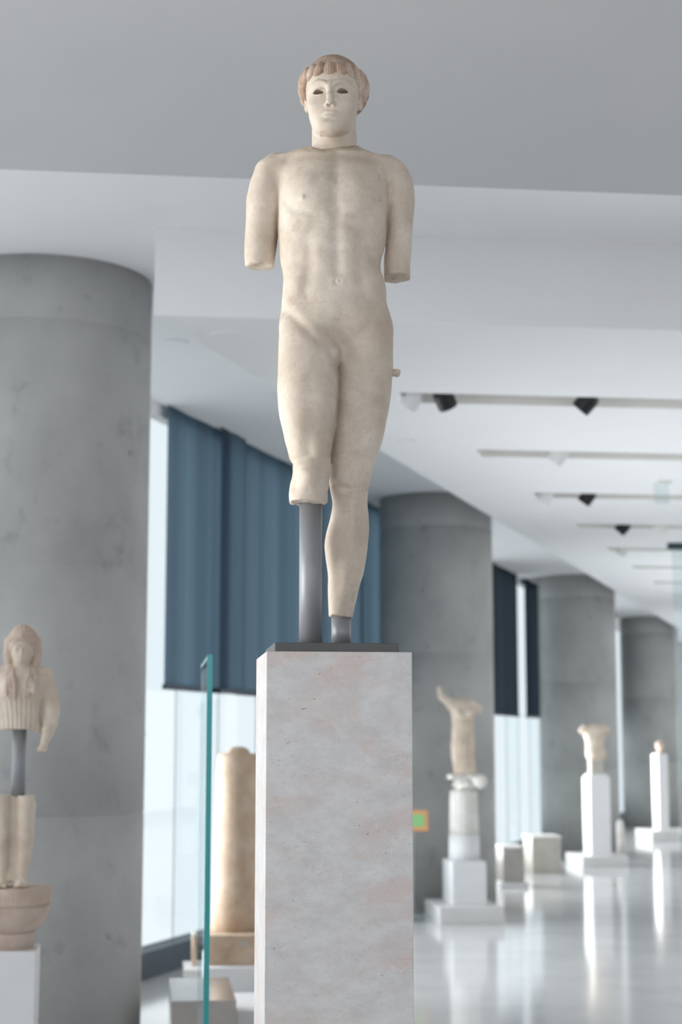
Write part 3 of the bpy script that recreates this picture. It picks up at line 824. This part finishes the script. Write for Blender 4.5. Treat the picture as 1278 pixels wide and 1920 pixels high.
lathe('fluted_shaft', [(.131, .22), (.129, .30), (.126, .42), (.124, .52), (.120, .585), (.10, .60)], M['white_marble'], o, 96, flutes=20, fl_depth=.010, wob=.0012)
g = Grid((-.15, -.18, -.01), (.24, .18, .15), .004)
def rbox(g, c, r, rd=.01):
    qx = np.abs(g.X - c[0]) - (r[0] - rd); qy = np.abs(g.Y - c[1]) - (r[1] - rd); qz = np.abs(g.Z - c[2]) - (r[2] - rd)
    return np.sqrt(np.maximum(qx, 0) ** 2 + np.maximum(qy, 0) ** 2 + np.maximum(qz, 0) ** 2) + np.minimum(np.maximum(qx, np.maximum(qy, qz)), 0) - rd
f = smin(rbox(g, (.035, 0, .112), (.145, .105, .022)), g.ell((.03, 0, .05), (.11, .11, .06)), .01)
vol = g.tube([(.150, -.10, .075), (.150, .10, .075)], [.058, .058]); f = smin(f, vol, .008)
for q in range(9):
    t = q * .75; r0 = .046 - .0045 * q; f = smax(f, -g.cone((.150 + r0 * math.cos(t), -.17, .075 + r0 * math.sin(t)), (.150 + r0 * math.cos(t), -.140, .075 + r0 * math.sin(t)), .008, .008), .003)
f = smax(f, -g.ell((-.09, -.06, .045), (.075, .09, .05)), .01)
f += g.noise(.03, 41) * .008
o = thing('ionic_capital', 'chipped marble volute capital between drum and draped figure', 'capital', (AX - .02, AY, 1.102))
sculpt('capital_block', g, f, M['white_marble'], o)

def draped(g, rows, nf, amp, fz):
    f = redist(g.loft(rows, 2.1), g.h)
    an = np.arctan2(g.Y, g.X)
    return f + (amp * np.cos(an * nf + 2.2 * np.sin(g.Z * 9)) * sstep(fz - g.Z, 0, .12)).astype(np.float32)
o = thing('draped_figure', 'headless draped marble figure raising a broken arm, on the volute capital', 'statue', (AX, AY, 1.236))
g = Grid((-.26, -.14, -.01), (.19, .15, .80), .0048)
f = draped(g, [(0, .012, .096, 0, .085, .085), (.05, .008, .092, 0, .080, .080), (.24, -.004, .100, 0, .085, .085), (.36, -.003, .091, 0, .075, .078), (.46, -.003, .094, -.005, .078, .078),
               (.54, .004, .108, -.004, .085, .078), (.61, .006, .112, 0, .075, .072), (.645, .008, .09, .004, .058, .06), (.668, .01, .045, .008, .035, .04)], 15, .006, .50)
f = smin(f, g.tube([(-.075, 0, .585), (-.130, -.01, .635), (-.192, -.025, .672)], [.055, .040, .030]), .03)
f = smin(f, g.tube([(-.192, -.025, .672), (-.208, -.03, .715), (-.212, -.035, .752)], [.028, .023, .020]), .012)
f = smin(f, g.tube([(.09, 0, .60), (.128, -.005, .585), (.140, -.012, .555)], [.045, .036, .028]), .02)
f = smin(f, g.ell((-.045, -.075, .535), (.032, .028, .032)), .02); f = smin(f, g.ell((.05, -.075, .535), (.032, .028, .032)), .02)
f += g.noise(.04, 42) * .004
sculpt('torso', g, f, M['old_marble'], o)

slab('low pale slab under the tall white pedestal with the headless torso', 5.31, 5.89, 20.25, 21.1, .13)
o = thing('tall_pedestal', 'tall white pedestal carrying the headless male torso', 'pedestal', (5.59, 20.58, .13))
bm_obj('shaft', box_bm(-.13, .13, -.18, .18, 0, .95, .004), M['white_ped'], o)
link_mesh('shoulder', [(-.13, -.18, .95), (.13, -.18, .95), (.13, .18, .95), (-.13, .18, .95), (-.10, -.14, .995), (.10, -.14, .995), (.10, .14, .995), (-.10, .14, .995)],
          [(0, 1, 5, 4), (1, 2, 6, 5), (2, 3, 7, 6), (3, 0, 4, 7), (4, 5, 6, 7), (3, 2, 1, 0)], M['white_ped'], o)
o = thing('nude_torso', 'headless and armless weathered torso on the tall white pedestal', 'statue', (5.59, 20.58, 1.125))
block_o = bm_obj('stone_support', box_bm(-.082, .082, -.07, .07, 0, .20, .006), M['beige_stone'], o)
g = Grid((-.22, -.13, .15), (.20, .13, .64), .006)
f = redist(g.loft([(.17, .012, .095, 0, .075, .08), (.22, .010, .128, 0, .088, .09), (.30, .0, .125, 0, .082, .085), (.36, -.004, .112, 0, .075, .078), (.44, -.005, .130, 0, .088, .08),
            (.52, -.008, .150, 0, .092, .08), (.57, -.008, .155, .0, .080, .075), (.605, -.006, .12, .004, .055, .06), (.622, -.006, .06, .008, .035, .04)], 2.3), g.h)
f = smin(f, g.tube([(-.135, 0, .565), (-.170, -.01, .545)], [.052, .040]), .02)
f = smin(f, g.tube([(.125, 0, .565), (.158, -.01, .550)], [.050, .038]), .02)
f = smax(f, -g.ell((-.125, -.115, .560), (.022, .035, .022)), .008)
f += g.noise(.05, 43) * .006
sculpt('torso', g, f, M['old_marble'], o)

slab('farthest low pale slab, under the slim pedestal with a head', 7.77, 8.55, 25.4, 26.3, .16)
block('slim_pedestal', 'slim white pedestal carrying the small marble head', 'pedestal', 7.955, 8.118, 25.6, 25.93, .16, 1.345, M['white_ped'])
o = thing('small_bust', 'small weathered marble head on the slim far pedestal', 'statue', (8.045, 25.75, 1.345))
g = Grid((-.10, -.11, -.004), (.10, .11, .24), .005)
f = smin(g.ell((0, .01, .135), (.068, .080, .080)), g.ell((0, -.03, .10), (.052, .052, .070)), .02)
f = smin(f, g.tube([(0, .01, .0), (0, .01, .08)], [.046, .044]), .015)
f = smin(f, g.tube([(0, -.075, .125), (0, -.095, .09)], [.010, .014]), .012)
for q in (-1, 1): f = smax(f, -g.ell((q * .026, -.088, .122), (.018, .016, .012)), .008)
f = smin(f, g.tube([(-.024, -.082, .062), (.024, -.082, .062)], [.010, .010]), .008)
f += g.noise(.03, 44) * .004
sculpt('head', g, f, M['rose_marble'], o)

slab('low white slab under the brown stone block by the window', 3.68, 3.99, 17.43, 17.95, .055)
o = block('inscribed_block', 'grey brown stone block on a low slab beside the second column', 'stone block', 3.72, 3.952, 17.47, 17.88, .055, .405, M['grey_stone'], .01)
bm_obj('top_moulding', box_bm(-.125, .125, -.215, .215, .35, .375, .006), M['white_marble'], o)
o = block('beige_block', 'beige stone block standing on the floor left of the third column', 'stone block', 4.482, 4.833, 19.4, 19.86, 0, .40, M['beige_stone'], .008)
bm_obj('cap_slab', box_bm(-.182, .182, -.236, .236, .40, .428, .004), M['white_marble'], o)
o = thing('small_stele', 'small pale marble post behind the tall white pedestal', 'stele', (6.18, 21.6, 0))
lathe('post', [(.058, 0), (.056, .25), (.052, .44), (.040, .49), (.02, .51)], M['white_marble'], o, 24, wob=.002)
lathe('foot', [(.075, 0), (.075, .05), (.06, .06)], M['white_marble'], o, 24)

o = thing('sign_stand', 'orange bordered green sign beside the tall marble pedestal', 'sign', (2.26, 14.3, 0))
box('stand_leg', -.010, .010, .004, .016, .008, .80, M['clear'], o)
box('foot_plate', -.10, .10, -.08, .08, 0, .008, M['clear'], o)
def tilt(bm):
    bmesh.ops.rotate(bm, verts=bm.verts[:], cent=(0, 0, .76), matrix=Matrix.Rotation(-.18, 3, 'X')); return bm
pn = bm_obj('panel', tilt(box_bm(-.135, .135, -.006, .002, .76, .935, .002)), M['orange'], o)
bm_obj('green_field', tilt(box_bm(-.105, .105, -.009, -.006, .792, .903)), M['green'], o)

# ------------------------------------------------------------------ exhibits by the window on the left
block('white_plinth', 'white plinth under the brown slab and round shaft by the window', 'plinth', .335, .76, 9.35, 10.15, 0, .283, M['white_ped'])
o = block('poros_slab', 'brown stone slab lying on the white plinth under the round shaft', 'stone slab', .338, .72, 9.45, 9.97, .283, .446, M['poros'], .006)
bm_obj('label_patch', box_bm(-.02, .03, -.2625, -.2605, .105, .130), M['beige_stone'], o)
o = thing('round_shaft', 'tall brown round stone shaft seen left of the marble pedestal', 'stone shaft', (.512, 9.70, .446))
lathe('shaft', [(.142, 0), (.139, .2), (.133, .5), (.126, .8), (.120, .98), (.112, 1.0)], M['poros'], o, 64, wob=.0018)
lathe('broken_top', [(.070, .995), (.062, 1.018), (.04, 1.034), (.01, 1.04)], M['poros'], o, 32, wob=.003)
slab('tiny white slab under the thin stele by the window rail', .235, .372, 10.57, 11.0, .115)
o = thing('thin_stele', 'thin small brown stele on a tiny white slab by the window', 'stele', (.304, 10.84, .115))
bm_obj('plate', box_bm(-.014, .014, -.09, .09, 0, .17, .003), M['poros'], o)
bm_obj('crest', box_bm(-.016, .016, -.095, .095, .17, .195, .006), M['beige_stone'], o)
block('polished_block', 'low polished grey block in front of the brown shaft', 'plinth', .12, .424, 8.0, 8.78, 0, .31, M['grey_stone'], .004)
block('small_white_block', 'low white block beside the polished grey block', 'plinth', .462, .78, 8.6, 9.25, 0, .165, M['white_ped'], .004)
o = thing('glass_screen', 'upright clear glass sheet with green edge left of the pedestal', 'glass screen', (.177, 5.0, 0))
box('sheet', -.006, .006, .012, .70, 0, 1.755, M['clear'], o)
box('front_edge', -.008, .008, 0, .012, 0, 1.767, M['edge'], o)
box('top_edge', -.006, .006, .012, .70, 1.755, 1.767, M['edge'], o)

# ------------------------------------------------------------------ veiled half figure at the left edge
KX, KY = -.494, 6.32
block('figure_pedestal', 'white pedestal at the left edge under the round capital', 'pedestal', KX - .101, KX + .101, 6.2, 6.44, 0, .76, M['white_ped'])
o = thing('round_capital', 'round bowl shaped marble capital with inscribed band at left edge', 'capital', (KX, KY, .76))
lathe('neck', [(.086, 0), (.086, .052), (.09, .058)], M['rose_marble'], o, 48)
lathe('bowl', [(.088, .058), (.108, .075), (.128, .105), (.139, .14), (.142, .158)], M['rose_marble'], o, 64)
lathe('inscribed_band', [(.1435, .158), (.1445, .165), (.1445, .212), (.142, .220)], M['rose_marble'], o, 64)
for q in range(26):                                            # worn, unreadable letter strokes cut in the band
    an = -2.75 + q * .1
    hgt = .020 + .012 * math.sin(q * 2.3) ** 2
    bm = box_bm(.1440, .1450, -.0022, .0022, .176, .176 + hgt)
    bmesh.ops.rotate(bm, verts=bm.verts[:], cent=(0, 0, 0), matrix=Matrix.Rotation(an, 3, 'Z'))
    bm_obj('letter_stroke', bm, M['poros'], o)
rod = thing('steel_rod', 'grey steel rod joining the two halves of the veiled figure', 'mount', (KX + .012, KY + .005, 1.305))
lathe('rod', [(.0262, 0), (.0262, .253)], M['steel'], rod, 40)
o = thing('veiled_figure', 'half preserved marble woman with long locks at the left edge', 'statue', (KX, KY, .98))
g = Grid((-.13, -.13, -.003), (.13, .11, .345), .0034)
f = redist(g.loft([(.02, .0, .050, .02, .045, .045), (.10, .0, .050, .020, .030, .05), (.2, .0, .054, .018, .030, .055), (.30, .0, .062, .016, .034, .06), (.328, .0, .064, .016, .036, .06)], 2.4), g.h)
for q in (-1, 1):
    leg = redist(g.loft([(.025, q * .034, .020, -.004, .022, .026), (.06, q * .036, .022, -.004, .022, .028), (.12, q * .041, .029, -.004, .028, .034), (.19, q * .044, .0335, -.006, .033, .038),
                 (.25, q * .044, .032, -.010, .034, .036), (.30, q * .045, .034, -.012, .036, .036), (.332, q * .045, .033, -.012, .035, .036)], 2.0), g.h)
    f = smin(f, leg, .006)
    f = smin(f, g.ell((q * .036, -.040, .014), (.024, .052, .016)), .012)
    for tt in range(5): f = smin(f, g.cone((q * (.018 + tt * .009), -.082 + abs(tt - 1) * .003, .010), (q * (.018 + tt * .009), -.094 + tt * .005, .007), .0055, .005), .003)
f += g.noise(.03, 51) * .003
sculpt('lower_body', g, f, M['old_marble'], o)
g = Grid((-.165, -.125, .555), (.175, .11, .98), .0032)
f = redist(g.loft([(.575, .012, .074, .01, .062, .06), (.66, .012, .080, .008, .068, .062), (.72, .012, .090, .006, .075, .062), (.77, .012, .098, .006, .070, .058), (.80, .012, .085, .01, .050, .05),
            (.825, .014, .048, .012, .038, .04), (.85, .014, .034, .010, .034, .036), (.90, .014, .034, .010, .034, .036)], 2.2), g.h)
an = np.arctan2(g.X - .012, -(g.Y))
f = f + (.0022 * np.cos(an * 22 + g.Z * 12) * sstep(.74 - g.Z, 0, .06)).astype(np.float32)
f = smin(f, redist(g.loft([(.79, .016, .010, -.012, .012, .012), (.80, .016, .024, -.010, .032, .03), (.83, .016, .037, -.006, .046, .05), (.87, .016, .045, -.002, .050, .06), (.91, .016, .046, .002, .048, .06), (.945, .016, .034, .006, .034, .05), (.96, .016, .012, .01, .012, .02)], 2.1), g.h), .006)
f = smin(f, g.tube([(.016, -.048, .875), (.016, -.060, .848)], [.0045, .0075]), .006)
for q in (-1, 1):
    f = smax(f, -g.ell((.016 + q * .0185, -.054, .868), (.0135, .0125, .0075)), .004)
    f = smin(f, g.ell((.016 + q * .0185, -.044, .868), (.010, .008, .0055)), .002)
    f = smin(f, g.tube([(.016 + q * .006, -.051, .878), (.016 + q * .020, -.049, .882), (.016 + q * .033, -.038, .878)], [.003, .003, .0025]), .004)
f = smin(f, g.tube([(.004, -.051, .830), (.016, -.053, .8315), (.028, -.051, .830)], [.0025, .0038, .0025]), .003)
f = smin(f, g.tube([(.006, -.051, .823), (.016, -.053, .822), (.026, -.051, .823)], [.0025, .004, .0025]), .003)
f = smin(f, g.tube([(.095, .005, .775), (.118, .005, .70), (.130, -.005, .635), (.127, -.012, .60)], [.036, .034, .029, .026]), .012)
f = smin(f, g.tube([(.127, -.012, .60), (.118, -.035, .575)], [.025, .022]), .01)
f = smin(f, g.tube([(-.075, .005, .775), (-.098, .005, .70), (-.106, -.005, .645)], [.036, .034, .029]), .012)
f = smin(f, g.ell((.078, .0, .582), (.016, .030, .022)), .012)
f = smin(f, g.ell((-.025, -.055, .72), (.030, .026, .034)), .02); f = smin(f, g.ell((.050, -.055, .72), (.030, .026, .034)), .02)
f += g.noise(.03, 52) * .002
sculpt('upper_body', g, f, M['old_marble'], o)
g = Grid((.06, -.10, .48), (.16, .05, .62), .0028)
f = g.tube([(.127, -.010, .60), (.120, -.028, .565), (.108, -.045, .525)], [.025, .022, .016])
f = smin(f, g.ell((.102, -.052, .505), (.017, .014, .014)), .01)
for q in range(4): f = smin(f, g.cone((.090 + q * .008, -.056, .506), (.088 + q * .008, -.062, .496), .0055, .005), .003)
f += g.noise(.02, 53) * .001
sculpt('forearm', g, f, M['old_marble'], o)
g = Grid((-.075, -.11, .68), (.105, .10, 1.0), .003)
f = smax(g.ell((.016, .012, .895), (.058, .066, .072)), -g.ell((.016, -.040, .85), (.040, .06, .052)), .006)
for q in (-1, 1):
    f = smin(f, g.tube([(.016 + q * .050, .0, .90), (.016 + q * .052, .0, .85), (.016 + q * .046, -.010, .80)], [.020, .019, .016]), .008)
    for w in range(3):
        f = smin(f, g.tube([(.016 + q * (.046 - .004 * w), -.012, .81), (.016 + q * (.050 - .012 * w), -.062 - .005 * w, .765), (.016 + q * (.048 - .014 * w), -.086, .718), (.016 + q * (.046 - .014 * w), -.088, .700 - .005 * w)], [.011, .009, .008, .006]) + .0012 * np.cos(g.Z * 420), .003)
f = smin(f, g.tube([(-.03, -.028, .905), (.016, -.048, .918), (.062, -.028, .905)], [.010, .011, .010]), .006)
f = f + (.0010 * np.cos(np.arctan2(g.X - .016, g.Z - .88) * 30)).astype(np.float32)
sculpt('hair', g, f, M['rose_marble'], o)
